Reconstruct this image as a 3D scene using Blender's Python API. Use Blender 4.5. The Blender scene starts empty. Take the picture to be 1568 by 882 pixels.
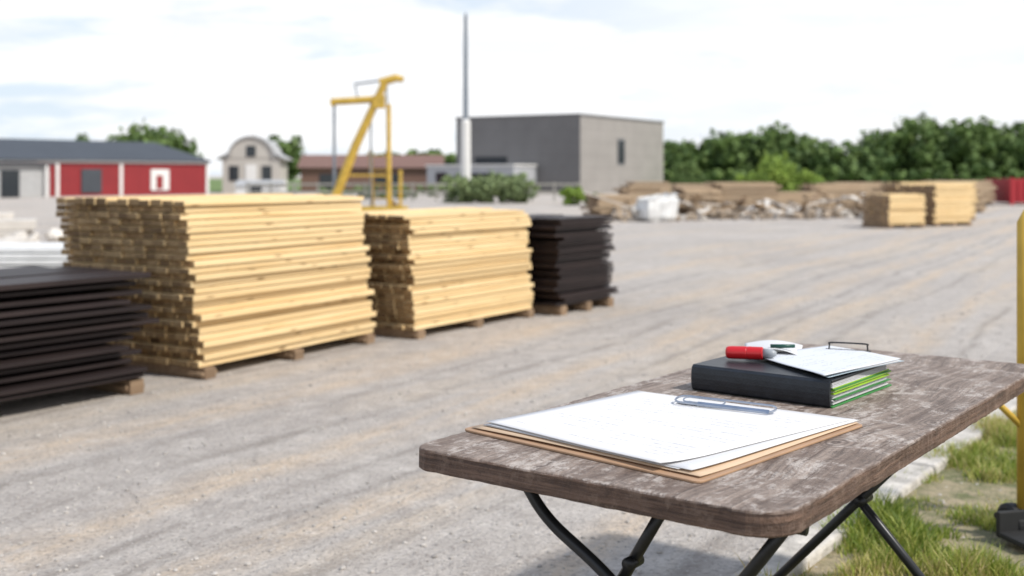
import bpy, math, random
import numpy as np
from mathutils import Vector, Matrix, noise
random.seed(7); np.random.seed(7)
S = bpy.context.scene
R = random.uniform

# ------------------------------------------------------------------ helpers
class NT:
    def __init__(s, tree): s.t = tree; s.n = tree.nodes; s.l = tree.links
    def add(s, typ, props=None, **inp):
        n = s.n.new(typ)
        for k, v in (props or {}).items(): setattr(n, k, v)
        for k, v in inp.items():
            key = int(k[1:]) if k[0] == 'i' and k[1:].isdigit() else k.replace('_', ' ')
            s.set(n, key, v)
        return n
    def set(s, n, key, v):
        sock = n.inputs[key]
        if isinstance(v, bpy.types.NodeSocket): s.l.new(v, sock)
        else: sock.default_value = v
    def math(s, op, a, b=0.0, c=0.0, clamp=False):
        n = s.n.new('ShaderNodeMath'); n.operation = op; n.use_clamp = clamp
        s.set(n, 0, a); s.set(n, 1, b); s.set(n, 2, c); return n.outputs[0]
    def mix(s, f, a, b, mode='MIX'):
        n = s.n.new('ShaderNodeMix'); n.data_type = 'RGBA'; n.blend_type = mode
        s.set(n, 0, f)
        for i, v in ((6, a), (7, b)):
            if not isinstance(v, bpy.types.NodeSocket) and len(v) == 3: v = (*v, 1)
            s.set(n, i, v)
        return n.outputs[2]
    def ramp(s, f, lo, hi):
        n = s.n.new('ShaderNodeMapRange'); n.clamp = True
        s.set(n, 0, f); s.set(n, 1, lo); s.set(n, 2, hi); return n.outputs[0]
    def noise(s, vec, scale, detail=4, rough=.55, dist=0):
        n = s.n.new('ShaderNodeTexNoise'); s.set(n, 'Vector', vec)
        n.inputs['Scale'].default_value = scale; n.inputs['Detail'].default_value = detail
        n.inputs['Roughness'].default_value = rough; n.inputs['Distortion'].default_value = dist
        return n.outputs[0]
    def mapping(s, vec, scale=(1, 1, 1), rot=(0, 0, 0), loc=(0, 0, 0)):
        n = s.n.new('ShaderNodeMapping'); s.set(n, 0, vec)
        n.inputs['Scale'].default_value = scale; n.inputs['Rotation'].default_value = rot
        n.inputs['Location'].default_value = loc
        return n.outputs[0]

def newmat(name):
    m = bpy.data.materials.new(name); m.use_nodes = True
    N = NT(m.node_tree); b = m.node_tree.nodes['Principled BSDF']
    return m, N, b

def plain(name, col, rough=.6, metal=0, var=.15, scale=8, bump=0, spec=.4):
    m, N, b = newmat(name)
    tc = N.add('ShaderNodeTexCoord').outputs['Object']
    f = N.ramp(N.noise(tc, scale, 3, .6), .3, .7)
    c1 = tuple(x * (1 - var) for x in col); c2 = tuple(min(1, x * (1 + var)) for x in col)
    N.set(b, 'Base Color', N.mix(f, c1, c2))
    b.inputs['Roughness'].default_value = rough; b.inputs['Metallic'].default_value = metal
    b.inputs['Specular IOR Level'].default_value = spec
    if bump:
        bn = N.add('ShaderNodeBump', Strength=bump, Distance=.01, Height=N.noise(tc, scale * 6, 3))
        N.set(b, 'Normal', bn.outputs[0])
    return m

class B:
    """accumulates one mesh"""
    def __init__(s): s.v = []; s.f = []; s.m = []; s.c = []
    def face(s, vs, mat=0, col=.5):
        i = len(s.v); s.v += [tuple(p) for p in vs]; s.f.append(tuple(range(i, i + len(vs)))); s.m.append(mat); s.c.append(col)
    def box(s, lo, hi, mat=0, col=.5, endmat=None, M=None):
        x0, y0, z0 = lo; x1, y1, z1 = hi
        p = [(x0,y0,z0),(x1,y0,z0),(x1,y1,z0),(x0,y1,z0),(x0,y0,z1),(x1,y0,z1),(x1,y1,z1),(x0,y1,z1)]
        if M is not None: p = [tuple(M @ Vector(q)) for q in p]
        i = len(s.v); s.v += p
        F = [(0,3,2,1),(4,5,6,7),(0,1,5,4),(1,2,6,5),(2,3,7,6),(3,0,4,7)]
        for k, f in enumerate(F):
            s.f.append(tuple(i + a for a in f))
            s.m.append(endmat if (endmat is not None and k in (3, 5)) else mat); s.c.append(col)
    def tube(s, pts, r, mat=0, n=12, col=.5, cap=True):
        pts = [Vector(p) for p in pts]
        rs = r if isinstance(r, (list, tuple)) else [r] * len(pts)
        base = len(s.v); up = None
        for k, p in enumerate(pts):
            a = pts[max(k - 1, 0)]; b2 = pts[min(k + 1, len(pts) - 1)]
            d = (b2 - a).normalized()
            if up is None:
                up = Vector((0, 0, 1)) if abs(d.z) < .9 else Vector((1, 0, 0))
            u = d.cross(up).normalized(); w = u.cross(d).normalized(); up = w
            for j in range(n):
                t = 2 * math.pi * j / n
                s.v.append(tuple(p + (u * math.cos(t) + w * math.sin(t)) * rs[k]))
        for k in range(len(pts) - 1):
            for j in range(n):
                a = base + k * n + j; b2 = base + k * n + (j + 1) % n
                s.f.append((a, b2, b2 + n, a + n)); s.m.append(mat); s.c.append(col)
        if cap:
            s.f.append(tuple(base + j for j in range(n))[::-1]); s.m.append(mat); s.c.append(col)
            e = base + (len(pts) - 1) * n
            s.f.append(tuple(e + j for j in range(n))); s.m.append(mat); s.c.append(col)
    def prism(s, poly, axis_vec, mat=0, col=.5):
        a = [Vector(p) for p in poly]; b2 = [p + Vector(axis_vec) for p in a]
        i = len(s.v); n = len(a); s.v += [tuple(p) for p in a + b2]
        s.f.append(tuple(range(i + n - 1, i - 1, -1))); s.f.append(tuple(range(i + n, i + 2 * n)))
        s.m += [mat] * 2; s.c += [col] * 2
        for k in range(n):
            s.f.append((i + k, i + (k + 1) % n, i + n + (k + 1) % n, i + n + k)); s.m.append(mat); s.c.append(col)
    def rock(s, c, r, mat=0, col=.5, sq=.7):
        ph = R(0, 6.28); base = len(s.v); nl, nn = 4, 6
        s.v.append((c[0], c[1], c[2] - r * sq))
        for a in range(1, nl):
            for j in range(nn):
                th = math.pi * a / nl; t = ph + 2 * math.pi * j / nn; q = r * R(.7, 1.15)
                s.v.append((c[0] + q * math.sin(th) * math.cos(t), c[1] + q * math.sin(th) * math.sin(t), c[2] - q * sq * math.cos(th)))
        s.v.append((c[0], c[1], c[2] + r * sq)); top = len(s.v) - 1
        for j in range(nn):
            k = (j + 1) % nn
            s.f.append((base, base + 1 + k, base + 1 + j)); s.m.append(mat); s.c.append(col)
            for a in range(nl - 2):
                q = base + 1 + a * nn
                s.f.append((q + j, q + k, q + nn + k, q + nn + j)); s.m.append(mat); s.c.append(col)
            q = base + 1 + (nl - 2) * nn
            s.f.append((q + j, q + k, top)); s.m.append(mat); s.c.append(col)
    def make(s, name, mats, loc=(0, 0, 0), rotz=0, parent=None, bevel=0, smooth=False, segs=2):
        me = bpy.data.meshes.new(name); me.from_pydata(s.v, [], s.f)
        for m in mats: me.materials.append(m)
        me.polygons.foreach_set('material_index', s.m)
        at = me.attributes.new('tone', 'FLOAT', 'FACE'); at.data.foreach_set('value', s.c)
        if smooth: me.polygons.foreach_set('use_smooth', [True] * len(s.f))
        me.update()
        o = bpy.data.objects.new(name, me); S.collection.objects.link(o)
        o.location = loc; o.rotation_euler = (0, 0, rotz)
        if parent: o.parent = parent
        if bevel:
            md = o.modifiers.new('b', 'BEVEL'); md.width = bevel; md.segments = segs; md.limit_method = 'ANGLE'
        return o

def empty(name, loc=(0, 0, 0), rotz=0):
    o = bpy.data.objects.new(name, None); S.collection.objects.link(o)
    o.location = loc; o.rotation_euler = (0, 0, rotz); o.empty_display_size = .2
    return o

# ------------------------------------------------------------------ camera
H = 1.32
cam = bpy.data.cameras.new('camera'); co = bpy.data.objects.new('camera', cam); S.collection.objects.link(co)
co.location = (0, 0, H); co.rotation_euler = (math.radians(90), 0, 0)
cam.sensor_width = 36; cam.lens = 40.18; cam.shift_y = -173 / 1568
cam.clip_start = .05; cam.clip_end = 3000
cam.dof.use_dof = True; cam.dof.focus_distance = 2.5; cam.dof.aperture_fstop = 3.0
S.camera = co
S.view_settings.view_transform = 'Standard'; S.view_settings.look = 'None'; S.view_settings.exposure = 0

# ------------------------------------------------------------------ world + sun
w = bpy.data.worlds.new('World'); S.world = w; w.use_nodes = True
N = NT(w.node_tree); bg = w.node_tree.nodes['Background']
sunv = Vector((.62, -.35, .80)).normalized()
sky = N.add('ShaderNodeTexSky'); sky.sky_type = 'NISHITA'; sky.sun_disc = False
sky.sun_elevation = math.asin(sunv.z); sky.sun_rotation = math.atan2(sunv.x, sunv.y)
sky.air_density = 1.0; sky.dust_density = 1.0; sky.altitude = 100
tc = N.add('ShaderNodeTexCoord').outputs['Generated']
mp = N.mapping(tc, (3.4, 3.4, 16), loc=(.9, 0, .65))
n1 = N.noise(mp, 1.3, 7, .58, .25)
n2 = N.noise(N.mapping(tc, (1.3, 1.3, 6), loc=(4.3, 2, 1)), 1.0, 2, .5)
f = N.ramp(N.math('ADD', N.math('MULTIPLY', n1, .8), N.math('MULTIPLY', n2, .2)), .44, .53)
sepw = N.add('ShaderNodeSeparateXYZ', Vector=tc)
right = N.ramp(sepw.outputs['X'], -.15, .22)
f = N.math('MAXIMUM', N.math('ADD', N.math('MULTIPLY', f, .78), .20), N.math('MULTIPLY', right, .86))
f = N.math('MULTIPLY', f, N.math('ADD', N.math('MULTIPLY', N.ramp(sepw.outputs['Z'], .75, .25), .65), .35))
cl = N.mix(N.ramp(N.noise(mp, 2.3, 4, .6), .35, .65), (10.2, 10.4, 10.7), (11.8, 11.8, 11.8))
lowblue = N.mix(N.ramp(sepw.outputs['Z'], .6, .15), (3.2, 5.0, 8.4), (7.8, 9.3, 11.0))
blue = N.mix(.78, sky.outputs[0], lowblue)
N.set(bg, 'Color', N.mix(f, blue, cl)); bg.inputs['Strength'].default_value = .098
sl = bpy.data.lights.new('sun', 'SUN'); so = bpy.data.objects.new('sun', sl); S.collection.objects.link(so)
sl.energy = 4.1; sl.angle = math.radians(4.0); sl.color = (1, .95, .87)
so.rotation_euler = (-sunv).to_track_quat('-Z', 'Y').to_euler(); so.location = (20, -15, 30)

# ------------------------------------------------------------------ materials
def wood_mat(name, light, dark, knots=True, spread=.35, rough=.7):
    m, N, b = newmat(name)
    tc = N.add('ShaderNodeTexCoord').outputs['Object']
    at = N.add('ShaderNodeAttribute'); at.attribute_name = 'tone'; tone = at.outputs['Fac']
    off = N.add('ShaderNodeCombineXYZ', X=N.math('MULTIPLY', tone, 37), Y=N.math('MULTIPLY', tone, 11), Z=0.0).outputs[0]
    v = N.add('ShaderNodeVectorMath', i0=tc, i1=off).outputs[0]
    g = N.noise(N.mapping(v, (1.2, 28, 28)), 1.0, 3, .6, .6)
    c = N.mix(N.ramp(g, .3, .75), dark, light)
    c = N.mix(N.math('MULTIPLY', N.ramp(tone, 0, 1), spread), c, tuple(x * .55 for x in dark))
    if knots:
        vo = N.add('ShaderNodeTexVoronoi', Vector=N.mapping(v, (3.2, 11, 22)), Scale=1.0)
        k = N.ramp(vo.outputs['Distance'], .19, .07)
        c = N.mix(N.math('MULTIPLY', k, .85), c, (.16, .075, .025))
    N.set(b, 'Base Color', c); b.inputs['Roughness'].default_value = rough
    b.inputs['Specular IOR Level'].default_value = .25
    return m
m_pine = wood_mat('pine_wood', (.84, .66, .385), (.70, .49, .24), spread=.42)
m_pend = wood_mat('pine_end_grain', (.47, .33, .17), (.17, .10, .048), False, .8)
m_tan = wood_mat('old_timber', (.54, .42, .29), (.37, .27, .18), False)
m_tanend = wood_mat('old_timber_end', (.38, .27, .17), (.2, .13, .08), False, .5)
m_dark = wood_mat('dark_stained_board', (.044, .030, .028), (.016, .011, .011), False, .6, .5)
m_darkend = wood_mat('dark_board_end', (.06, .035, .025), (.02, .013, .01), False, .6)

# ------------------------------------------------------------------ ground
m_ground, N, b = newmat('gravel_ground')
tc = N.add('ShaderNodeTexCoord').outputs['Object']
ROAD = math.radians(60)
st = N.mapping(tc, (1, 1, 1), rot=(0, 0, -ROAD))
streak = N.noise(N.mapping(st, (.16, 1.1, 1)), 1.0, 5, .66, .6)
streak2 = N.noise(N.mapping(st, (.10, 4.0, 1), loc=(3, 1, 0)), 1.0, 5, .66, 1.0)
wob = N.noise(N.mapping(st, (.22, .5, 1), loc=(7, 2, 0)), 1.0, 3, .6)
brk = N.noise(N.mapping(st, (.9, 5, 1), loc=(1, 9, 0)), 1.0, 5, .7)
big = N.noise(tc, .35, 3, .6)
fine = N.noise(tc, 46, 4, .78)
mid = N.noise(tc, 5.5, 6, .78)
c = N.mix(N.ramp(big, .35, .65), (.43, .39, .358), (.52, .478, .438))
c = N.mix(N.math('MULTIPLY', N.ramp(streak, .50, .64), .6), c, (.57, .47, .36))
c = N.mix(N.math('MULTIPLY', N.ramp(streak2, .53, .68), .35), c, (.31, .28, .255))
yy = N.math('ADD', N.add('ShaderNodeSeparateXYZ', Vector=st).outputs['Y'], N.math('MULTIPLY', wob, .7))
yy = N.math('SUBTRACT', yy, .35)
def track(c, y0, wdt, col, s):
    d = N.math('ABSOLUTE', N.math('SUBTRACT', yy, y0))
    return N.mix(N.math('MULTIPLY', N.math('MULTIPLY', N.ramp(d, wdt, wdt * .15), N.ramp(brk, .36, .58)), s), c, col)
for y0, wd_ in ((3.5, .24), (4.62, .28), (2.75, .18), (1.7, .2), (6.1, .3)): c = track(c, y0, wd_, (.60, .475, .35), .75)
for y0, wd_ in ((3.88, .07), (3.20, .06), (2.95, .045), (4.28, .06), (2.35, .07), (1.3, .06), (5.4, .08)): c = track(c, y0, wd_, (.27, .24, .215), .7)
c = N.mix(N.math('MULTIPLY', N.ramp(mid, .50, .66), .6), c, (.31, .275, .25))
c = N.mix(N.math('MULTIPLY', N.ramp(mid, .47, .34), .55), c, (.66, .61, .56))
c = N.mix(N.math('MULTIPLY', N.ramp(fine, .52, .62), .65), c, (.21, .19, .17))
vo = N.add('ShaderNodeTexVoronoi', Vector=tc, Scale=36.0)
c = N.mix(N.math('MULTIPLY', N.ramp(vo.outputs['Distance'], .26, .10), .55), c, (.68, .64, .60))
N.set(b, 'Base Color', c); b.inputs['Roughness'].default_value = .95; b.inputs['Specular IOR Level'].default_value = .15
hgt = N.math('ADD', N.math('MULTIPLY', fine, .8), N.math('ADD', N.math('MULTIPLY', mid, 1.3), N.math('MULTIPLY', streak2, 1.2)))
bn = N.add('ShaderNodeBump', Strength=.85, Distance=.025, Height=hgt); N.set(b, 'Normal', bn.outputs[0])
g = B(); g.face([(-900, -300, 0), (900, -300, 0), (900, 1500, 0), (-900, 1500, 0)]); g.make('gravel_ground', [m_ground])

m_stone = plain('pebble', (.40, .37, .34), .9, var=.45, scale=3)
g = B()
for _ in range(6500):
    d = 3.2 + 10 * random.random() ** 1.4; x = R(-.5, .5) * d
    r = .002 + .011 * random.random() ** 4
    g.rock((x, d, r * .3), r, sq=.6)
g.make('loose_stones', [m_stone])

# ------------------------------------------------------------------ verge
VA = math.atan2(.81, .586)
m_soil, N, b = newmat('verge_soil')
tc = N.add('ShaderNodeTexCoord').outputs['Object']
c = N.mix(N.ramp(N.noise(tc, 5, 5, .7), .36, .6), (.10, .12, .04), (.34, .28, .18))
N.set(b, 'Base Color', c); b.inputs['Roughness'].default_value = .95
bn = N.add('ShaderNodeBump', Strength=.8, Distance=.03, Height=N.noise(tc, 30, 4, .7)); N.set(b, 'Normal', bn.outputs[0])
g = B(); g.face([(-3.5, -30, .006), (16, -30, .006), (16, -.05, .006), (-3.5, -.05, .006)])
g.make('grass_verge', [m_soil], (.94, 3.84, 0), VA)
m_conc = plain('kerb_concrete', (.46, .43, .39), .9, var=.35, scale=12, bump=.6)
g = B()
x = -3.5
while x < 16:
    g.box((x, -.055 + R(-.006, .006), -.05), (x + .985, .085 + R(-.006, .006), .045 + R(-.005, .004))); x += 1
g.make('concrete_kerb', [m_conc], (.94, 3.84, 0), VA, bevel=.014)

m_grass, N, b = newmat('grass_blades')
at = N.add('ShaderNodeAttribute'); at.attribute_name = 'tone'
cr = N.add('ShaderNodeValToRGB', Fac=at.outputs['Fac']); e = cr.color_ramp.elements
e[0].color = (.06, .12, .018, 1); e[1].color = (.56, .46, .22, 1)
q = cr.color_ramp.elements.new(.42); q.color = (.18, .26, .035, 1)
q = cr.color_ramp.elements.new(.70); q.color = (.38, .42, .08, 1)
N.set(b, 'Base Color', cr.outputs[0]); b.inputs['Roughness'].default_value = .6
tr = N.add('ShaderNodeBsdfTranslucent', Color=cr.outputs[0]); mx = N.add('ShaderNodeMixShader', Fac=.3)
N.l.new(b.outputs[0], mx.inputs[1]); N.l.new(tr.outputs[0], mx.inputs[2])
N.l.new(mx.outputs[0], N.n['Material Output'].inputs[0])
g = B(); ca, sa = math.cos(VA), math.sin(VA)
cnt = 0
while cnt < 50000:
    s_ = R(-1.5, 9); p = .03 - 2.7 * random.random() ** 1.1
    if p > -.04 and random.random() < .6: continue
    X = .94 + s_ * ca - p * sa; Y = 3.84 + s_ * sa + p * ca
    if Y < 2.4 or X > .5 * Y + .3: 
        if random.random() < .93: continue
    nz = noise.noise(Vector((X * 2.0, Y * 2.0, 0))) + .8 * noise.noise(Vector((X * 6, Y * 6, 3)))
    if nz < R(-.3, .35): continue
    cnt += 1
    h = (.020 + .07 * max(0, nz + .1)) * R(.6, 1.8); wd = R(.0018, .0040)
    a = R(0, 6.28); dx, dy = math.cos(a) * wd, math.sin(a) * wd
    bx, by = R(-1, 1) * h * .7, R(-1, 1) * h * .7
    col = min(1, max(0, .50 + .6 * noise.noise(Vector((X * 1.3, Y * 1.3, 9))) + R(-.28, .35)))
    i = len(g.v)
    g.v += [(X - dx, Y - dy, 0), (X + dx, Y + dy, 0), (X + dx * .7 + bx * .4, Y + dy * .7 + by * .4, h * .6), (X - dx * .7 + bx * .4, Y - dy * .7 + by * .4, h * .6), (X + bx, Y + by, h)]
    g.f += [(i, i + 1, i + 2, i + 3), (i + 3, i + 2, i + 4)]; g.m += [0, 0]; g.c += [col, col]
g.make('grass', [m_grass])

# ------------------------------------------------------------------ lumber stacks
def stack(name, loc, ang, L, W, ztop, lh, bw, lean, mats, jit=.03, base=.09, outer=.02, thick=.93, bear=3, sag=0):
    p = empty(name, loc, ang); g = B()
    n = int(round((ztop - base) / lh)); ncol = max(1, int(round(W / bw))); bw = W / ncol
    for i in range(n):
        z = base + i * lh; fr = i / n; lay = R(-jit, jit) + (jit * .6 if i % 2 else -jit * .6)
        oy = R(-outer, outer)
        for j in range(ncol):
            x0 = -lean * fr + lay + R(-jit, jit) * .6; x1 = L - lean * fr + lay * .6 + R(-jit, jit)
            y0 = j * bw + (oy if j in (0, ncol - 1) else oy * .3) + .002 + R(-.004, .004)
            dz = R(-.0012, .0012) + (R(-.008,.01) if i == n - 1 else 0)
            t0 = R(-sag, sag) * lh
            g.box((x0, y0, z + .001 + max(0, t0)), (x1, y0 + bw - .006, z + lh * thick + dz + max(0, t0)), 0, random.random() ** 1.6, 1)
    g.make('boards', mats, parent=p, bevel=.002, segs=1)
    g = B()
    for k in range(bear):
        x = .04 + (L - .14) * k / (bear - 1)
        g.box((x - .03, -.03 + R(-.01, .01), 0), (x + .07, W + .02, base - .002), 0, R(0, 1), 1)
        g.box((x - .05, -.015, base * .28), (x + .09, .11, base * .62), 0, R(.2, 1), 1)
    g.make('bearers', [m_tanend, m_tanend], parent=p, bevel=.003, segs=1)
    return p
A1 = math.atan2(.877, .48)
stack('lumber_stack', (-2.00, 7.36, 0), A1, 1.90, 1.18, 1.165, .0436, .095, .15, [m_pine, m_pend], jit=.022, outer=.024, base=.075, thick=.88)
stack('lumber_stack', (-.78, 9.16, 0), math.atan2(.84, .54), 1.80, .95, 1.0, .0405, .095, .09, [m_pine, m_pend], jit=.022, outer=.022, base=.075, thick=.88)
stack('dark_board_stack', (.44, 10.72, 0), math.atan2(.82, .57), 1.02, .9, .93, .036, .3, .02, [m_dark, m_darkend], jit=.05, outer=.035, thick=.75)
stack('dark_board_stack', (-3.43, 5.20, 0), math.atan2(.83, .56), 2.13, 1.15, .745, .046, .38, .05, [m_dark, m_darkend], jit=.08, outer=.075, thick=.55, sag=.25)

stack('distant_lumber_stack', (9.3, 28.2, 0), math.radians(28), 1.25, .9, .82, .075, .18, 0, [m_pine, m_tanend], jit=.04)
stack('distant_lumber_stack', (10.9, 29.4, 0), math.radians(26), 1.3, 1.3, 1.08, .075, .2, 0, [m_pine, m_tanend], jit=.05)
stack('distant_lumber_stack', (11.2, 33.0, 0), math.radians(10), 2.4, 1.0, 1.1, .085, .2, 0, [m_pine, m_tanend], jit=.05)
for (x, y, a, L, W, z) in [(2.5, 34, 15, 1.5, 1.2, .72), (3.6, 35.6, 10, 1.2, 1.2, .95), (5.35, 36, 8, 1.25, 1.3, .88), (6.6, 36.5, 5, 1.95, 1.5, 1.09), (14.8, 40, 5, 1.8, 1.5, 1.05),
                        (9.2, 40, 20, 1.8, 1.2, .7), (11.4, 43, 12, 2.2, 1.2, .95), (14.6, 52, 8, 3, 1.5, 1.0), (17.0, 46, 5, 2.2, 1.2, 1.05), (8.6, 46, -10, 1.6, 1.2, .9), (4.4, 41, 12, 1.4, 1, 1.05),
                        (6.2, 43, 5, 1.6, 1, .95), (18.6, 50, 5, 2.6, 1.2, 1.05)]:
    stack('timber_pile', (x, y, 0), math.radians(a), L, W, z, .09, .25, 0, [m_tan, m_tanend], jit=.09, outer=.07)

m_rub = plain('rubble_stone', (.36, .29, .22), .9, var=.45, scale=.9)
m_rub2 = plain('pale_rubble', (.58, .54, .49), .85, var=.2, scale=1)
g = B()
for _ in range(320):
    u = random.random(); y = 33 + R(-1.0, 2.0) + 3.0 * u; x = (2.9 + 9.0 * u) * y / 34
    r = R(.05, .17); hh = .16 + .22 * noise.noise(Vector((x * .9, 0, 0)))
    g.rock((x, y, max(.02, random.random() * hh * 1.5)), r, mat=0 if random.random() < .7 else 1)
for _ in range(200):
    u = random.random(); y = 34 + R(-.5, 2.5) + 3 * u; x = (3.0 + 9.5 * u) * y / 34
    M = Matrix.Translation((x, y, R(.05, .55))) @ Matrix.Rotation(R(0, 3.14), 4, 'Z') @ Matrix.Rotation(R(-.35, .35), 4, 'Y')
    l = R(.3, 1.0); g.box((-l, -.07, -.02), (l, .07, .02), mat=random.choice([2, 2, 3, 1]), col=R(0, 1), M=M)
g.make('rubble_pile', [m_rub, m_rub2, m_tan, m_tanend])
m_bag = plain('white_woven_fabric', (.66, .66, .65), .8, var=.12, scale=3, bump=.4)
g = B(); nu = 24; prof = [(.0, .0), (.40, .02), (.50, .12), (.52, .35), (.50, .56), (.47, .66), (.50, .72), (.44, .70), (.40, .58), (0, .55)]
for a in range(len(prof)):
    for j in range(nu):
        t = 2 * math.pi * j / nu; q = 1 / max(abs(math.cos(t)), abs(math.sin(t))) ** .8
        rr = prof[a][0] * q * R(.90, 1.07); g.v.append((rr * math.cos(t), rr * .9 * math.sin(t), prof[a][1] + R(-.04, .04) + .08 * math.cos(t) * (a > 3)))
for a in range(len(prof) - 1):
    for j in range(nu):
        k = (j + 1) % nu; g.f.append((a * nu + j, a * nu + k, (a + 1) * nu + k, (a + 1) * nu + j)); g.m.append(0); g.c.append(.5)
g.make('white_bulk_bag', [m_bag], (4.1, 32.5, 0), .4)

g = B()
for (x, y, L_, W_, z0, z1, r_) in [(-10.2, 22, 1.7, .9, 0, .26, .2), (-9.9, 22.2, 1.2, .8, .26, .46, .35), (-11.0, 23.2, 1.4, 1, 0, .55, .1), (-9.0, 19.6, 1.3, .8, 0, .22, -.2)]:
    g.box((-L_ / 2, -W_ / 2, z0), (L_ / 2, W_ / 2, z1 - .01), M=Matrix.Translation((x, y, 0)) @ Matrix.Rotation(r_, 4, 'Z'))
for _ in range(90): g.rock((R(-11.5, -8.4), R(19.5, 22.6), R(0, .18)), R(.06, .2))
g.make('broken_concrete_pile', [m_rub2], bevel=.02)
g = B()
for k in range(6):
    g.box((-7.6 + R(-.1, .1), 14.2 + R(-.1, .1), k * .07), (-5.3 + R(-.1, .1), 15.6 + R(-.1, .1), k * .07 + .055))
g.make('white_sheet_stack', [m_bag], bevel=.008)

# ------------------------------------------------------------------ foliage
def leaf_mat(name, a, bcol):
    m, N, b = newmat(name)
    at = N.add('ShaderNodeAttribute'); at.attribute_name = 'tone'
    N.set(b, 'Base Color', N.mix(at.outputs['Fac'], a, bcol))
    b.inputs['Roughness'].default_value = .65; b.inputs['Specular IOR Level'].default_value = .2
    return m
m_leafd = leaf_mat('tree_leaves', (.045, .085, .028), (.17, .245, .07))
m_leafb = leaf_mat('bush_leaves', (.12, .20, .035), (.34, .46, .09))
m_leafg = leaf_mat('hedge_leaves', (.10, .14, .06), (.23, .29, .13))
m_bark = plain('bark', (.10, .075, .055), .9, var=.3, scale=6)

def crown(g, c, rad, nclump, nleaf, ls, mat=0):
    for _ in range(nclump):
        v = Vector(np.random.normal(size=3)); v.normalize(); q = random.random() ** .45
        cc = Vector((c[0] + v.x * rad[0] * q, c[1] + v.y * rad[1] * q, c[2] + v.z * rad[2] * q))
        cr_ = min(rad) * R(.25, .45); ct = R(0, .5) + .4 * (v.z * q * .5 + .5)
        for _ in range(nleaf):
            u = Vector(np.random.normal(size=3)); u.normalize(); p = cc + u * cr_ * R(.55, 1.08)
            nrm = (u + Vector(np.random.normal(size=3)) * .5).normalized()
            t = nrm.cross(Vector((R(-1, 1), R(-1, 1), R(-1, 1)))).normalized(); bb = nrm.cross(t)
            s1 = ls * R(.6, 1.3); s2 = s1 * R(.5, .9)
            i = len(g.v)
            g.v += [tuple(p - t * s1), tuple(p + bb * s2), tuple(p + t * s1), tuple(p - bb * s2)]
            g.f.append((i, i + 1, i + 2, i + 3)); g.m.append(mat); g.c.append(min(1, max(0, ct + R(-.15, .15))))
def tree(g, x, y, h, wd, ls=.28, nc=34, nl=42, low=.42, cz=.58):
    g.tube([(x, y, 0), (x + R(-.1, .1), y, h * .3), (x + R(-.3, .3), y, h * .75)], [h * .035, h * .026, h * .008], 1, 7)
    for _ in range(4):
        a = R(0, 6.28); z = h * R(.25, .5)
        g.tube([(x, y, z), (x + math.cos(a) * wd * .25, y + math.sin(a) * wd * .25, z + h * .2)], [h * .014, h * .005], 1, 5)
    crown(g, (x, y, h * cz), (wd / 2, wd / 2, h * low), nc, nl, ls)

g = B()
def prof_top(px):
    PP = [(560, 236), (620, 228), (690, 232), (720, 250), (960, 255), (1010, 225), (1060, 220), (1120, 203), (1180, 196), (1240, 205), (1300, 230), (1335, 215), (1360, 188), (1410, 180), (1450, 190), (1490, 182), (1540, 194), (1600, 196), (1800, 205)]
    return float(np.interp(px, [a for a, _ in PP], [b_ for _, b_ in PP]))
bx = 575.0
while bx < 1760:
    for row in range(2):
        D = 120 + row * 9 + R(-3, 3); q = bx + R(-12, 12)
        t = prof_top(q) + R(-6, 9) + row * 2
        h = 1.32 + (268 - t) * D / 1750
        if 740 < q < 985: continue
        tree(g, (q - 784) * D / 1750, D, h, R(4.4, 6.0), .34, 32, 34, .46, .52)
    if not 740 < bx < 985:
        D = 113; crown(g, ((bx - 784) * D / 1750, D, 1.0), (1.6, 1.2, 1.2), 8, 30, .3)
    bx += 29
g.make('distant_tree_row', [m_leafd, m_bark])
def single(name, x, y, h, wd, mat=m_leafd, **k):
    g = B(); tree(g, 0, 0, h, wd, **k); return g.make(name, [mat, m_bark], (x, y, 0))
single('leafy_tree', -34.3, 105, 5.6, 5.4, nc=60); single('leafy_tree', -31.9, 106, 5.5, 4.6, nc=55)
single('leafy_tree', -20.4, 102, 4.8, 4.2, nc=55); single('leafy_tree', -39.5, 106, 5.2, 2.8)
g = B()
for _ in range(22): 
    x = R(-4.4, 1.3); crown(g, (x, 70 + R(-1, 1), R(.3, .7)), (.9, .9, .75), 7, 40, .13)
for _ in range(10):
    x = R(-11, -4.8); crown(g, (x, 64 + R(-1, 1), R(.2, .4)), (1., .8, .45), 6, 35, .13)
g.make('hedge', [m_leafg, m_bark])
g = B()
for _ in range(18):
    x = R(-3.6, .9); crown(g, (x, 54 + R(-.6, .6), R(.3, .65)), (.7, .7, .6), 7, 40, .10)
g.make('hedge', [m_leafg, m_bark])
def bush(name, x, y, h, wd, mat, n=30):
    g = B(); crown(g, (0, 0, h * .5), (wd / 2, wd / 2, h * .48), n, 60, .09)
    for _ in range(6):
        a = R(0, 6.28); g.tube([(0, 0, 0), (math.cos(a) * wd * .25, math.sin(a) * wd * .25, h * .6)], [.04, .01], 1, 5)
    g.make(name, [mat, m_bark], (x, y, 0))
bush('bush', 2.7, 50, .8, 1.3, m_leafb); bush('bush', 13.8, 60, 2.4, 2.4, m_leafb, 50); bush('bush', 15.3, 60, 1.6, 2.2, m_leafb, 40)
bush('bush', 12.7, 61, 1.5, 1.8, m_leafb); bush('bush', 11.5, 75, 2.2, 2.6, m_leafd); bush('bush', 3.6, 49, .5, 1.0, m_leafg)

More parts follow.
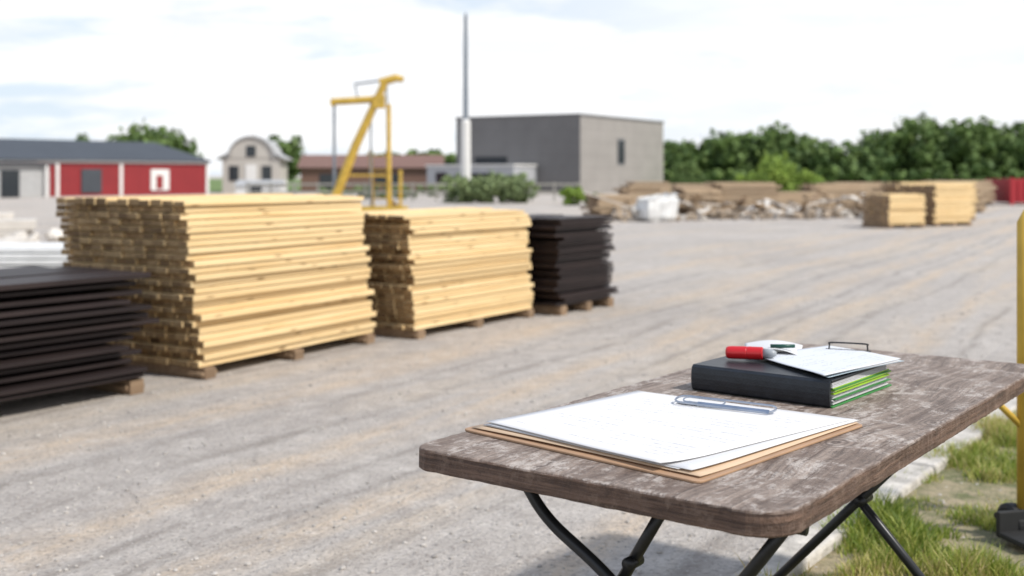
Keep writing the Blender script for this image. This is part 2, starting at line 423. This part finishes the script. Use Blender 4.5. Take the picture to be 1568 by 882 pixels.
# ------------------------------------------------------------------ buildings
def siding(name, col, sc, axis='z', depth=.3, rough=.6):
    m, N, b = newmat(name)
    tc = N.add('ShaderNodeTexCoord').outputs['Object']
    sep = N.add('ShaderNodeSeparateXYZ', Vector=tc)
    q = N.math('FRACT', N.math('MULTIPLY', sep.outputs[axis.upper()], sc))
    ln = N.ramp(q, .10, .02)
    nf = N.noise(tc, .6, 4, .6)
    c = N.mix(N.ramp(nf, .3, .7), tuple(x * .9 for x in col), tuple(x * 1.08 for x in col))
    N.set(b, 'Base Color', N.mix(N.math('MULTIPLY', ln, depth), c, tuple(x * .3 for x in col)))
    b.inputs['Roughness'].default_value = rough
    return m
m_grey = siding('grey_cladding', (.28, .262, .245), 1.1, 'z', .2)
m_grey_shade = siding('grey_cladding_shaded', (.15, .145, .145), 1.1, 'z', .15)  # same grey cladding with the left face's shade put into the colour
m_greyd = plain('roof_edge_metal', (.16, .16, .165), .5)
m_annex = plain('annex_wall', (.38, .39, .41), .6)
m_glass = plain('dark_glass', (.02, .025, .03), .15, var=.1, spec=.6)
m_red = siding('red_boards', (.24, .016, .02), 2.2, 'x', .4)
m_roof = siding('slate_roof', (.05, .058, .07), 2.0, 'x', .3)
m_white = plain('white_paint', (.70, .69, .67), .5, var=.06)
m_cream = plain('cream_render', (.46, .43, .39), .8, var=.1)
m_brick = plain('brown_red_roof', (.19, .11, .09), .8, var=.2)
m_tin = plain('grey_tin', (.38, .38, .38), .5, var=.15)

p = empty('grey_warehouse', (4.76, 80, 0), math.atan2(.85, .53))
g = B(); g.box((0, 0, 0), (14.0, 10.5, 5.5)); g.make('walls', [m_grey], parent=p)
g = B(); g.box((-.04, -.03, 0), (-.004, 10.5, 5.49)); g.make('left_wall_shade_panel', [m_grey_shade], parent=p)  # thin added panel, its darker colour paints the shade on this face
g = B(); g.box((-.10, -.08, 5.5), (14.08, 10.58, 5.64)); g.make('parapet', [m_greyd], parent=p)
g = B(); g.box((5.9, -.05, 2.2), (6.9, .1, 3.9)); g.box((5.75, -.03, 2.05), (7.05, .08, 4.05), 1); g.make('slit_window', [m_glass, m_greyd], parent=p)
g = B(); g.box((-.08, 6.0, 2.05), (.1, 8.8, 2.65)); g.make('high_window', [m_glass], parent=p)
g = B(); g.box((-3.2, 3.5, 0), (-.05, 10.9, 1.95)); g.box((-3.3, 3.4, 1.95), (-.05, 11.0, 2.07), 1)
g.box((-3.25, 5.2, .85), (-3.15, 8.3, 1.45), 2); g.box((-3.24, 9.2, 0), (-3.14, 10.1, 1.5), 2); g.make('annex', [m_annex, m_white, m_glass], parent=p)

def gable(g, x0, x1, y0, y1, ze, zr, mwall, mroof, over=.25, hip=0):
    g.box((x0, y0, 0), (x1, y1, ze), mwall)
    ym = (y0 + y1) / 2
    a = [(x0 - over, y0 - over, ze), (x1 + over, y0 - over, ze), (x1 + over, y1 + over, ze), (x0 - over, y1 + over, ze)]
    r0 = (x0 - over + hip, ym, zr); r1 = (x1 + over - hip, ym, zr)
    g.face([a[0], a[1], r1, r0], mroof); g.face([a[2], a[3], r0, r1], mroof)
    g.face([a[1], a[2], r1], mroof if hip else mwall); g.face([a[3], a[0], r0], mroof if hip else mwall)
    g.face([(q[0], q[1], ze + .002) for q in a][::-1], mroof)
p = empty('red_barn', (-21.0, 79, 0), math.atan2(-12, -9.5) + math.pi)
g = B(); gable(g, -30, 0, 0, 7, 2.25, 3.6, 0, 1, .3, 2.2); g.make('walls_and_roof', [m_red, m_roof], parent=p)
g = B()
for x in (-6.9, -11.3, -.2): g.box((x, -.06, 0), (x + .22, -.003, 2.07))
g.box((-30, -.07, 2.08), (0.05, -.005, 2.23))
g.box((-4.6, -.08, .3), (-3.2, -.004, 1.7)); g.box((-14.6, -.08, 0), (-13.8, -.004, 2.0))
g.box((-4.2, -.1, .4), (-3.7, -.081, 1.3), 1); g.box((-9.6, -.08, .2), (-8.2, -.004, 1.7), 2)
g.make('trim_door_window', [m_white, m_red, m_roof], parent=p)
g = B(); g.box((-30, -1.6, 0), (-12.6, -.1, 1.9)); g.box((-30, -1.9, 1.9), (-12.4, -.1, 2.02), 1)
for x in (-29, -26.5, -23.5, -21, -18.5, -15.6): g.box((x, -1.66, 0), (x + 1.1, -1.603, 1.6), 2 if int(x) % 2 else 3)
for x in (-28, -24.5, -20, -17.2, -13): g.box((x, -1.88, 0), (x + .15, -1.7, 1.9), 4)
g.make('lean_to', [m_tin, m_roof, m_glass, m_red, m_white], parent=p)

p = empty('barrel_roof_house', (-19.4, 85, 0), .1)
g = B(); g.box((-2.1, 0, 0), (2.1, 6, 2.6)); g.make('walls', [m_cream], parent=p)
g = B(); arc = [(1.55 * math.cos(t), -.05, 2.6 + 1.5 * math.sin(t)) for t in np.linspace(0, math.pi, 13)]
g.prism(arc, (0, 6, 0)); 
arc2 = [(1.75 * math.cos(t), -.2, 2.6 + 1.66 * math.sin(t)) for t in np.linspace(0, math.pi, 13)]
arc3 = arc2 + [(1.6 * math.cos(t), -.2, 2.6 + 1.52 * math.sin(t)) for t in np.linspace(math.pi, 0, 13)]
for k in range(12):
    g.prism([arc3[k], arc3[k + 1], arc3[24 - k], arc3[25 - k]], (0, 6.3, 0), 1)
for sg in (-1, 1):
    g.prism([(sg * 1.5, -.2, 2.95), (sg * 2.5, -.2, 2.45), (sg * 2.5, -.2, 2.58), (sg * 1.5, -.2, 3.08)], (0, 6.3, 0), 1)
g.make('barrel_roof', [m_cream, m_tin], parent=p)
g = B(); g.box((-.35, -.1, 2.7), (.35, -.055, 3.5)); g.box((-1.6, -.06, .9), (-.9, -.01, 2.0)); g.box((.8, -.06, .9), (1.5, -.01, 2.0)); g.box((-.4, -.06, 0), (.4, -.01, 2.1), 1)
g.make('windows_door', [m_glass, m_white], parent=p)
g = B(); g.tube([(0, 2, 4.0), (0, 2, 4.6)], .05, 0); g.make('finial', [m_white], parent=p)

p = empty('brown_roof_shed', (-17, 92, 0), .05)
g = B(); gable(g, 0, 11.2, 0, 6, 1.9, 3.0, 0, 1, .3); g.make('walls_and_roof', [m_brick, m_brick], parent=p)
g = B(); g.box((1.5, -.06, .2), (3, -.005, 1.4)); g.box((6, -.06, .5), (8, -.005, 1.4)); g.make('openings', [m_glass], parent=p)
p = empty('white_site_hut', (-15.0, 62, 0), .05)
g = B(); gable(g, 0, 2.4, 0, 2.5, .75, 1.05, 0, 1, .1); g.box((.8, -.04, .1), (1.4, -.004, .7), 2); g.make('hut_body', [m_white, m_tin, m_glass], parent=p)

m_redp = siding('red_container_paint', (.36, .015, .025), 4, 'x', .4)
p = empty('red_shipping_container', (21.8, 50, 0), .05)
g = B(); g.box((0, 0, .1), (6, 2.4, 1.15)); 
for k in range(20): g.box((k * .3 + .05, -.04, .18), (k * .3 + .2, -.001, 1.07))
for x in (0, 5.9): g.box((x - .02, -.07, 0), (x + .12, .05, 1.2))
g.make('body', [m_redp], parent=p)
m_post = plain('fence_timber', (.30, .29, .26), .8)
g = B()
for k in range(15): g.box((k * 1.2, 0, 0), (k * 1.2 + .1, .1, .95))
for z in (.4, .8): g.box((0, -.03, z), (17, -.002, z + .1))
g.make('rail_fence', [m_post], (-13.5, 58, 0), 0)
m_field = plain('field_grass', (.12, .18, .05), .9, var=.35, scale=.5)
g = B(); g.face([(-200, 88, .01), (200, 88, .01), (200, 400, .01), (-200, 400, .01)]); g.make('grass_field', [m_field])

# ------------------------------------------------------------------ crane
m_yel = plain('yellow_paint', (.52, .34, .055), .55, var=.2, scale=5)
m_steel = plain('grey_steel', (.22, .25, .29), .4, .5)
p = empty('yellow_yard_crane', (0, 40, 0))
g = B()
g.tube([(-6.4, 0, 0), (-5.45, 0, 2.4), (-4.42, 0, 4.62)], [.17, .16, .13], 0, 8)
g.tube([(-6.30, .0, 3.88), (-4.62, 0, 3.98)], .125, 0, 8)
g.box((-6.34, -.12, 3.74), (-6.2, .12, 3.98)); g.box((-4.85, -.15, 3.65), (-4.45, .15, 4.1))
g.tube([(-4.62, 0, 4.55), (-4.05, 0, 4.72), (-3.8, 0, 4.66)], [.15, .14, .1], 0, 8)
g.tube([(-4.30, 0, 0), (-4.32, 0, 3.8)], .085, 0, 8)
g.tube([(-4.95, .6, 0), (-5.0, .4, 2.2)], .07, 0, 8)
g.tube([(-4.38, 0, .55), (-3.9, .3, .1)], .06, 0, 8); g.tube([(-4.38, 0, 1.3), (-5.9, 0, 1.3)], .04, 0, 8)
for z in (.5, 1.0, 1.5, 2.0): g.tube([(-5.0, .5, z), (-4.38, 0, z)], .03, 0, 6)
g.box((-6.7, -.5, 0), (-3.7, .7, .22)); g.box((-3.95, -.1, .2), (-3.85, .1, 1.5)); 
g.make('frame', [m_yel], parent=p)
g = B(); g.tube([(-6.22, 0, 3.8), (-6.22, 0, .2)], .055, 0, 8); g.tube([(-4.95, .1, 3.9), (-4.95, .1, .2)], .035, 0, 8)
g.tube([(-4.42, .1, 4.62), (-4.2, .1, .2)], .035, 0, 8)
g.tube([(-5.5, 0, 4.5), (-4.6, 0, 4.62)], .04, 0, 6); g.tube([(-5.5, 0, 4.5), (-5.4, 0, 4.0)], .03, 0, 6)
g.make('masts_and_cables', [m_steel], parent=p)

p = empty('tall_steel_pole', (-2.23, 55, 0))
g = B(); g.tube([(0, 0, 2.9), (0, 0, 6), (0, 0, 9.0)], [.14, .12, .09], 0, 12); g.tube([(0, 0, 9.0), (0, 0, 9.15)], [.05, .03], 0, 8)
g.make('mast', [m_steel], parent=p)
g = B(); g.tube([(0, 0, 0), (0, 0, 3.9), (0, 0, 4.0)], [.25, .23, .15], 0, 14); g.box((-.4, -.4, 0), (.4, .4, .12)); g.make('base_sleeve', [m_white], parent=p)

# ------------------------------------------------------------------ table
m_tab, N, b = newmat('weathered_table_wood')
tc = N.add('ShaderNodeTexCoord').outputs['Object']
warp = N.noise(N.mapping(tc, (2.0, 3.5, 1)), 1.0, 2, .5)
cw = N.add('ShaderNodeCombineXYZ', X=0.0, Y=N.math('MULTIPLY', warp, .12), Z=0.0).outputs[0]
tw = N.add('ShaderNodeVectorMath', i0=tc, i1=cw).outputs[0]
gr = N.noise(N.mapping(tw, (2.6, 50, 20)), 1.0, 7, .72, .5)
gr2 = N.noise(N.mapping(tw, (1.3, 14, 6), loc=(2, 1, 0)), 1.0, 4, .6, .9)
bl = N.noise(tc, 9.0, 8, .80, .4)
bl2 = N.noise(tc, 2.2, 4, .6, .3)
sp = N.noise(tc, 110, 3, .75)
sp2 = N.noise(N.mapping(tw, (24, 80, 30), loc=(5, 5, 5)), 1.0, 5, .8)
c = N.mix(N.ramp(gr, .37, .63), (.115, .080, .062), (.32, .25, .205))
c = N.mix(N.math('MULTIPLY', N.ramp(gr2, .52, .64), .6), c, (.125, .083, .062))
pale = N.math('MULTIPLY', N.ramp(bl, .48, .58), N.ramp(sp2, .42, .54))
c = N.mix(N.math('MULTIPLY', pale, .85), c, (.52, .46, .415))
c = N.mix(N.math('MULTIPLY', N.ramp(bl2, .50, .66), .4), c, (.16, .11, .083))
dk = N.math('MULTIPLY', N.ramp(bl, .46, .36), N.ramp(sp2, .56, .44))
c = N.mix(N.math('MULTIPLY', dk, .6), c, (.06, .04, .03))
c = N.mix(N.math('MULTIPLY', N.ramp(sp, .57, .66), .55), c, (.045, .030, .023))
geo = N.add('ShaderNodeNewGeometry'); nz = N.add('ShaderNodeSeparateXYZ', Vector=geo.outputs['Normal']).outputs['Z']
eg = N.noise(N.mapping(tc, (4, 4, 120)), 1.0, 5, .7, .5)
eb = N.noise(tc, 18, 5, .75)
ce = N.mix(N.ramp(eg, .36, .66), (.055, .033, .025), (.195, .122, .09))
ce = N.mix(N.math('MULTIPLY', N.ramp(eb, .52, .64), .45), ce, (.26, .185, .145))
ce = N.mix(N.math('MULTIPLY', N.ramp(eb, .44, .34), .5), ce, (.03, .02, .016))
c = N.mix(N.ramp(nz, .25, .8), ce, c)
vo = N.add('ShaderNodeTexVoronoi', Vector=N.mapping(tw, (3, 5, .01), loc=(.2, .3, 0)), Scale=1.0)
kd = N.math('ADD', vo.outputs['Distance'], N.math('MULTIPLY', gr2, .06))
ring = N.math('SINE', N.math('MULTIPLY', kd, 110)); near = N.ramp(kd, .30, .08)
c = N.mix(N.math('MULTIPLY', N.math('MULTIPLY', near, N.ramp(nz, .25, .8)), N.math('MULTIPLY', N.ramp(ring, -.3, .8), .65)), c, (.055, .036, .028))
N.set(b, 'Base Color', c)
N.set(b, 'Roughness', N.math('ADD', N.math('MULTIPLY', bl, .5), .32)); b.inputs['Specular IOR Level'].default_value = .35
hh = N.math('ADD', N.math('MULTIPLY', gr, 1.5), N.math('ADD', N.math('MULTIPLY', sp, .4), N.math('MULTIPLY', eg, .5)))
hh = N.math('ADD', hh, N.math('MULTIPLY', bl, 1.0))
bn = N.add('ShaderNodeBump', Strength=1.0, Distance=.005, Height=hh); N.set(b, 'Normal', bn.outputs[0])

TA = math.atan2(.8, .6)
tb = empty('folding_table', (.45, 1.90, 0), TA)
LT, WT = 1.90, .83
g = B(); out = []
for cx, cy, a0, rc in ((0, 0, 180, .08), (LT, 0, 270, .06), (LT, WT, 0, .06), (0, WT, 90, .045)):
    sx = 1 if cx == 0 else -1; sy_ = 1 if cy == 0 else -1
    for k in range(11):
        t = math.radians(a0 + 90 * k / 10); out.append((cx + sx * rc + rc * math.cos(t), cy + sy_ * rc + rc * math.sin(t)))
o2 = []
for k in range(len(out)):
    a, c2 = Vector(out[k]), Vector(out[(k + 1) % len(out)]); n = max(1, int((c2 - a).length / .012))
    for q in range(n): o2.append(a.lerp(c2, q / n))
def rgh(v, s): return .0026 * noise.noise(Vector((v.x * 12, v.y * 12, s))) + .0022 * noise.noise(Vector((v.x * 48, v.y * 48, s)))
o2 = [(v.x + rgh(v, 0), v.y + rgh(v, 5)) for v in o2]
V = []; nP = len(o2); rings = [(.705, .003), (.708, 0), (.7455, 0), (.7485, .0015), (.750, .004)]
for zi, (z, ins) in enumerate(rings):
    for k, (x, y) in enumerate(o2):
        px_, py_ = o2[k - 1]; qx, qy = o2[(k + 1) % nP]; tx, ty = qx - px_, qy - py_; l = math.hypot(tx, ty) or 1
        wv_ = ins * (1 + .9 * noise.noise(Vector((x * 30, y * 30, 2)))) + (.0012 * noise.noise(Vector((x * 60, y * 60, z * 300))) if ins == 0 else 0)
        V.append((x - ty / l * wv_, y + tx / l * wv_, z))
g.v = V
for zi in range(len(rings) - 1):
    for k in range(nP):
        a = zi * nP + k; b2 = zi * nP + (k + 1) % nP
        g.f.append((a, b2, b2 + nP, a + nP)); g.m.append(0); g.c.append(.5)
g.f.append(tuple(range(nP))[::-1]); g.f.append(tuple((len(rings) - 1) * nP + k for k in range(nP))); g.m += [0, 0]; g.c += [.5, .5]
g.make('table_top', [m_tab], parent=tb)
m_blk = plain('black_steel_tube', (.02, .021, .023), .35, .3, var=.3, scale=20)
g = B(); r = .0125
def smoothpath(pts, n=8):
    pts = [Vector(q) for q in pts]; res = []
    for k in range(len(pts) - 1):
        p0 = pts[max(k - 1, 0)]; p1 = pts[k]; p2 = pts[k + 1]; p3 = pts[min(k + 2, len(pts) - 1)]
        for j in range(n):
            t = j / n
            res.append(.5 * ((2 * p1) + (p2 - p0) * t + (2 * p0 - 5 * p1 + 4 * p2 - p3) * t * t + (3 * p1 - p0 - 3 * p2 + p3) * t ** 3))
    res.append(pts[-1]); return res
X1 = .15
g.tube(smoothpath([(X1, .655, .70), (X1, .63, .66), (X1, .57, .60), (X1, .40, .49), (X1, .22, .28), (X1, .05, .03)]), r)
g.tube([(X1 + .03, .055, .70), (X1 + .03, .12, .61), (X1 + .03, .56, .03)], r)
g.tube([(X1 + .015, .30, .70), (X1 + .015, .42, .50)], .012)
g.tube([(X1 - .12, .03, .015), (X1 + .25, .03, .015)], .014); g.tube([(X1 - .12, .56, .015), (X1 + .25, .56, .015)], .014)
g.tube([(X1 + .0, .02, .69), (X1 + .0, .70, .69)], .012)
X2 = 1.2
g.tube([(X2, .085, .70), (X2, .70, .02)], r); g.tube([(X2 + .03, .555, .70), (X2 + .03, -.08, .02)], r)
g.tube([(X2 - .1, .70, .015), (X2 + .25, .70, .015)], .014); g.tube([(X2 - .1, -.08, .015), (X2 + .25, -.08, .015)], .014)
g.tube([(X2, .06, .69), (X2, .72, .69)], .012)
g.tube([(X2 - .02, .30, .455), (X2 + .05, .30, .455)], .014)
g.tube([(X1 + .2, .4, .695), (X2, .4, .695)], .008)
g.tube([(X1 - .01, .385, .555), (X1 + .035, .385, .555)], .013)
g.make('legs', [m_blk], parent=tb, smooth=True)
g = B(); g.box((X1 - .04, .03, .698), (X1 + .07, .10, .704)); g.box((X1 - .04, .60, .698), (X1 + .07, .69, .704)); g.make('leg_brackets', [m_blk], parent=tb)

# ------------------------------------------------------------------ paper / clipboard
def paper_mat(name, lines=24, ink=.55, col=(.80, .80, .81)):
    m, N, b = newmat(name)
    uv = N.add('ShaderNodeTexCoord').outputs['UV']; sep = N.add('ShaderNodeSeparateXYZ', Vector=uv)
    v = N.math('MULTIPLY', sep.outputs['Y'], lines); row = N.math('FLOOR', v); fr = N.math('FRACT', v)
    band = N.math('MULTIPLY', N.ramp(fr, .30, .36), N.ramp(fr, .62, .55))
    cv = N.add('ShaderNodeCombineXYZ', X=N.math('MULTIPLY', sep.outputs['X'], 46), Y=N.math('MULTIPLY', row, 7.3), Z=0.0).outputs[0]
    wd = N.ramp(N.noise(cv, 1.0, 3, .7), .47, .52)
    cv2 = N.add('ShaderNodeCombineXYZ', X=N.math('MULTIPLY', sep.outputs['X'], 2.6), Y=N.math('MULTIPLY', row, 3.1), Z=4.0).outputs[0]
    ph = N.ramp(N.noise(cv2, 1.0, 1), .48, .51)
    glyph = N.ramp(N.noise(N.mapping(uv, (260, 150, 1)), 1.0, 2), .45, .55)
    mg = N.math('MULTIPLY', N.ramp(sep.outputs['X'], .08, .09), N.ramp(sep.outputs['X'], .93, .92))
    mg = N.math('MULTIPLY', mg, N.math('MULTIPLY', N.ramp(sep.outputs['Y'], .06, .07), N.ramp(sep.outputs['Y'], .9, .89)))
    f = N.math('MULTIPLY', N.math('MULTIPLY', band, wd), N.math('MULTIPLY', N.math('MULTIPLY', ph, mg), glyph))
    N.set(b, 'Base Color', N.mix(N.math('MULTIPLY', f, ink), col, (.18, .18, .22)))
    b.inputs['Roughness'].default_value = .75; b.inputs['Specular IOR Level'].default_value = .2
    return m
m_paper = paper_mat('printed_paper', ink=.6, col=(.66, .65, .65)); m_paper2 = paper_mat('note_paper', 18, .9, (.60, .62, .65))
m_blank = plain('blank_paper', (.60, .60, .61), .8, var=.02)

def sheet(name, cs, z, mat, parent=None, n=20, lift=lambda u, v: 0, thick=.0006):
    c00, c10, c11, c01 = [Vector((*c, 0)) for c in cs]
    vs = []; fs = []; uvs = []
    for j in range(n + 1):
        for i in range(n + 1):
            u, v = i / n, j / n
            q = c00.lerp(c10, u).lerp(c01.lerp(c11, u), v); vs.append((q.x, q.y, z + lift(u, v))); uvs.append((u, v))
    for j in range(n):
        for i in range(n):
            a = j * (n + 1) + i; fs.append((a, a + 1, a + n + 2, a + n + 1))
    me = bpy.data.meshes.new(name); me.from_pydata(vs, [], fs); me.materials.append(mat)
    ul = me.uv_layers.new(name='UVMap')
    for l in me.loops: ul.data[l.index].uv = uvs[l.vertex_index]
    me.polygons.foreach_set('use_smooth', [True] * len(fs))
    o = bpy.data.objects.new(name, me); S.collection.objects.link(o)
    sd = o.modifiers.new('s', 'SOLIDIFY'); sd.thickness = thick; sd.offset = 1
    if parent: o.parent = parent
    return o
ZT = .7505
cb = empty('clipboard')
m_board = plain('tan_hardboard', (.38, .235, .14), .6, var=.12, scale=14)
def rounded_quad(cs, r=.02, n=5):
    out = []
    for k in range(4):
        a = Vector(cs[k - 1]); b_ = Vector(cs[k]); c_ = Vector(cs[(k + 1) % 4])
        p1 = b_ + (a - b_).normalized() * r; p2 = b_ + (c_ - b_).normalized() * r
        for j in range(n + 1):
            t = j / n; out.append(p1 * (1 - t) ** 2 + b_ * 2 * t * (1 - t) + p2 * t * t)
    return out
bl_, bn_, br_, bf_ = (-.112, 2.545), (.344, 2.102), (.80, 2.59), (.330, 2.97)
g = B(); g.prism([(q.x, q.y, ZT) for q in rounded_quad([bl_, bn_, br_, bf_])], (0, 0, .005)); g.make('board', [m_board], parent=cb, bevel=.001, segs=1)
cbw = lambda amp, s=0: (lambda u, v: .0008 + amp * (max(0, 1 - v * 4) ** 2 * (.3 + .7 * u)) + .0012 * math.sin(5 * u + 3 * v + s))
sheet('folder_sheet', [(-.09, 2.545), (.35, 2.125), (.785, 2.59), (.33, 2.955)], ZT + .006, plain('manila_card', (.55, .40, .27), .7, var=.05), cb, lift=cbw(.003))
sheet('page', [(-.065, 2.555), (.315, 2.165), (.775, 2.585), (.325, 2.945)], ZT + .0085, m_blank, cb, lift=cbw(.004, .4))
sheet('page', [(-.060, 2.550), (.338, 2.150), (.790, 2.60), (.33, 2.945)], ZT + .0105, m_blank, cb, lift=cbw(.003, 1))
sheet('page', [(-.058, 2.560), (.282, 2.172), (.765, 2.590), (.325, 2.950)], ZT + .0130, m_paper, cb, lift=cbw(.008, 1.4))
m_chr = plain('clip_metal', (.42, .45, .51), .28, 1.0, var=.12, scale=30)
cu = Vector((.609 - .414, 2.66 - 2.79, 0)); cl_ = cu.length; cu.normalize(); cvv = Vector((-cu.y, cu.x, 0))
c0 = Vector((.405, 2.785, ZT + .019))
def CP(a, b_, z=0): return c0 + cu * a + cvv * b_ + Vector((0, 0, z))
g = B()
def loop(a0, a1, b0, b1, z0, z1, rad, r_=.0016, mat=0):
    pts = []
    for cx, cy, s_ in ((a0 + rad, b0 + rad, 180), (a1 - rad, b0 + rad, 270), (a1 - rad, b1 - rad, 0), (a0 + rad, b1 - rad, 90)):
        for k in range(5):
            t = math.radians(s_ + 90 * k / 4); bb = cy + rad * math.sin(t); pts.append(CP(cx + rad * math.cos(t), bb, z0 + (z1 - z0) * (bb - b0) / (b1 - b0)))
    g.tube(pts + [pts[0]], r_, mat, 8)
pl = [CP(.0, -.008, -.003), CP(.012, -.012, -.003), CP(cl_ - .012, -.012, -.003), CP(cl_, -.008, -.003), CP(cl_, .004, -.003), CP(cl_ - .012, .008, -.003), CP(.012, .008, -.003), CP(0, .004, -.003)]
g.prism(pl, (0, 0, .0016))
loop(-.005, cl_ + .012, -.021, .024, .002, .010, .021, .0026)
loop(.015, .12, -.012, .014, .004, .010, .012, .0018)
g.prism([CP(.06, -.024, -.001), CP(cl_ + .005, -.024, -.001), CP(cl_ + .005, -.018, .007), CP(.06, -.018, .007)], (0, 0, .0014))
for a in (.03, cl_ - .03): g.tube([CP(a, 0, -.004), CP(a, 0, .003)], .004, 0, 10)
g.make('metal_clip', [m_chr], parent=cb, smooth=False)

# ------------------------------------------------------------------ binder
BA = math.atan2(.777, .63)
bd = empty('ring_binder', (.775, 2.785, ZT), BA)
m_bk = plain('black_binder_vinyl', (.014, .017, .022), .38, var=.25, scale=30, bump=.15)
m_gr = plain('green_card', (.035, .20, .045), .5, var=.1); m_lime = plain('lime_card', (.32, .52, .04), .6, var=.1)
LB, WB, HB = .385, .385, .068
g = B()
g.prism([(.006, 0, 0), (0, 0, .006), (-.003, 0, .02), (-.004, 0, HB / 2), (-.003, 0, HB - .02), (0, 0, HB - .006), (.006, 0, HB - .001)], (0, WB, 0)); g.make('spine', [m_bk], parent=bd, bevel=.001)
g = B(); g.box((.0065, -.002, HB - .006), (LB, WB, HB)); g.make('top_cover', [m_bk], parent=bd, bevel=.0015)
g = B(); g.box((.0065, -.004, .0), (LB + .01, WB, .004)); g.make('bottom_cover', [m_gr], parent=bd, bevel=.001, segs=1)
g = B(); z = .005; k = 0
seq = [0]*8 + [1] + [0]*7 + [2, 2] + [0]*3 + [2, 1, 2] + [0]*9
while z < HB - .0075:
    c_ = seq[k % len(seq)]; t_ = R(.0009, .0022) if c_ == 0 else R(.0018, .003)
    e_ = R(-.004, .006) + (.006 if c_ else 0)
    g.box((.012 + R(0, .008), .004 - e_, z), (LB - .012 + R(-.01, .008) + (.010 if c_ else 0), WB - .01, z + t_ * .82), c_); z += t_; k += 1
g.make('pages', [m_blank, m_gr, m_lime], parent=bd)

ZB = ZT + HB + .001
nt = empty('note_pad')
lf = lambda a, s: (lambda u, v: .001 + a * (u * v) ** 2 + .0015 * (1 + math.sin(4 * u + 5 * v + s)))
sheet('back_card', [(.775, 2.80), (1.05, 3.06), (.925, 3.28), (.69, 3.13)], ZB + .001, plain('grey_card', (.34, .42, .48), .6, var=.05), nt, lift=lf(.002, 0))
sheet('page', [(.765, 2.80), (1.035, 3.045), (.915, 3.26), (.685, 3.125)], ZB + .004, m_blank, nt, lift=lf(.004, 1))
sheet('page', [(.762, 2.785), (1.042, 3.06), (.905, 3.27), (.665, 3.10)], ZB + .0075, m_paper2, nt, lift=lf(.004, 1.3))
sheet('curled_page', [(.64, 3.13), (.78, 3.10), (.84, 3.30), (.68, 3.34)], ZB + .008, m_blank, nt, lift=lambda u, v: .018 * math.sin(u * 3.1) * (1 - .3 * v))
g = B()
def arch(x0, y0, x1, y1, z0, h, r_):
    pts = smoothpath([(x0, y0, z0), (x0 + .001, y0, z0 + h * .75), (x0 * .93 + x1 * .07, y0 * .93 + y1 * .07, z0 + h), (x0 * .07 + x1 * .93, y0 * .07 + y1 * .93, z0 + h), (x1 - .001, y1, z0 + h * .75), (x1, y1, z0)], 5)
    g.tube(pts, r_, 0, 8)
arch(.888, 3.20, .985, 3.165, ZB + .008, .024, .0023)
g.tube([(.880, 3.205, ZB + .011), (.992, 3.160, ZB + .011)], .004, 0, 8)
g.make('wire_clip', [m_blk], parent=nt, smooth=True)

mk = empty('red_marker')
m_mred = plain('red_plastic', (.50, .010, .014), .3, var=.05, spec=.5); m_mgr = plain('grey_plastic', (.30, .32, .34), .35, var=.05); m_dkg = plain('dark_green_plastic', (.01, .06, .045), .35)
d0 = Vector((.580, 3.10, ZB + .020)); dd = Vector((.82, -.30, .02)).normalized()
g = B(); rr = .0175
pr = [(0, .5), (.002, .8), (.007, .95), (.02, 1), (.055, 1.0), (.057, .95), (.059, 1.0), (.098, .97), (.10, .8)]
g.tube([d0 + dd * a for a, _ in pr], [rr * q for _, q in pr], 0, 24)
g.make('barrel', [m_mred], parent=mk, smooth=False)
g = B(); g.tube([d0 + dd * .10, d0 + dd * .125, d0 + dd * .135], [rr * .75, rr * .65, rr * .3], 0, 18); g.make('grip', [m_mgr], parent=mk, smooth=True)
g = B(); g.tube([Vector((.71, 3.14, ZB + .03)), Vector((.775, 3.13, ZB + .032))], [.006, .005], 0, 12); g.make('pen_cap', [m_dkg], parent=mk, smooth=True)

# ------------------------------------------------------------------ yellow trolley (right edge)
p = empty('yellow_hand_trolley', (1.840, 4.12, 0), .25)
g = B()
g.tube([(0, 0, .12), (0, 0, 1.15), (.02, .0, 1.18), (.10, 0, 1.2)], .019, 0, 14)
g.tube([(.42, 0, .12), (.42, 0, 1.15), (.40, 0, 1.18), (.10, 0, 1.2)], .019, 0, 14)
for z in (.35, .7, 1.0): g.tube([(0, 0, z), (.42, 0, z)], .014, 0, 10)
g.tube([(-.14, .03, .55), (-.01, 0, .42)], .012, 0, 10); g.tube([(-.14, .03, .55), (0, 0, .60)], .009, 0, 8)
g.make('frame', [m_yel], parent=p, smooth=True)
m_rub_ = plain('black_rubber', (.018, .018, .018), .7)
g = B()
for x in (-.02, .48):
    g.tube([(x - .025, .03, .065), (x - .018, .03, .065), (x + .018, .03, .065), (x + .025, .03, .065)], [.05, .065, .065, .05], 0, 24)
g.box((-.12, -.16, .03), (.55, -.02, .05)); g.box((-.12, -.03, .03), (.55, -.01, .12)); g.tube([(-.09, .03, .09), (.51, .03, .09)], .012)
g.make('wheels_and_toe_plate', [m_rub_], parent=p, bevel=.004)
print('done')
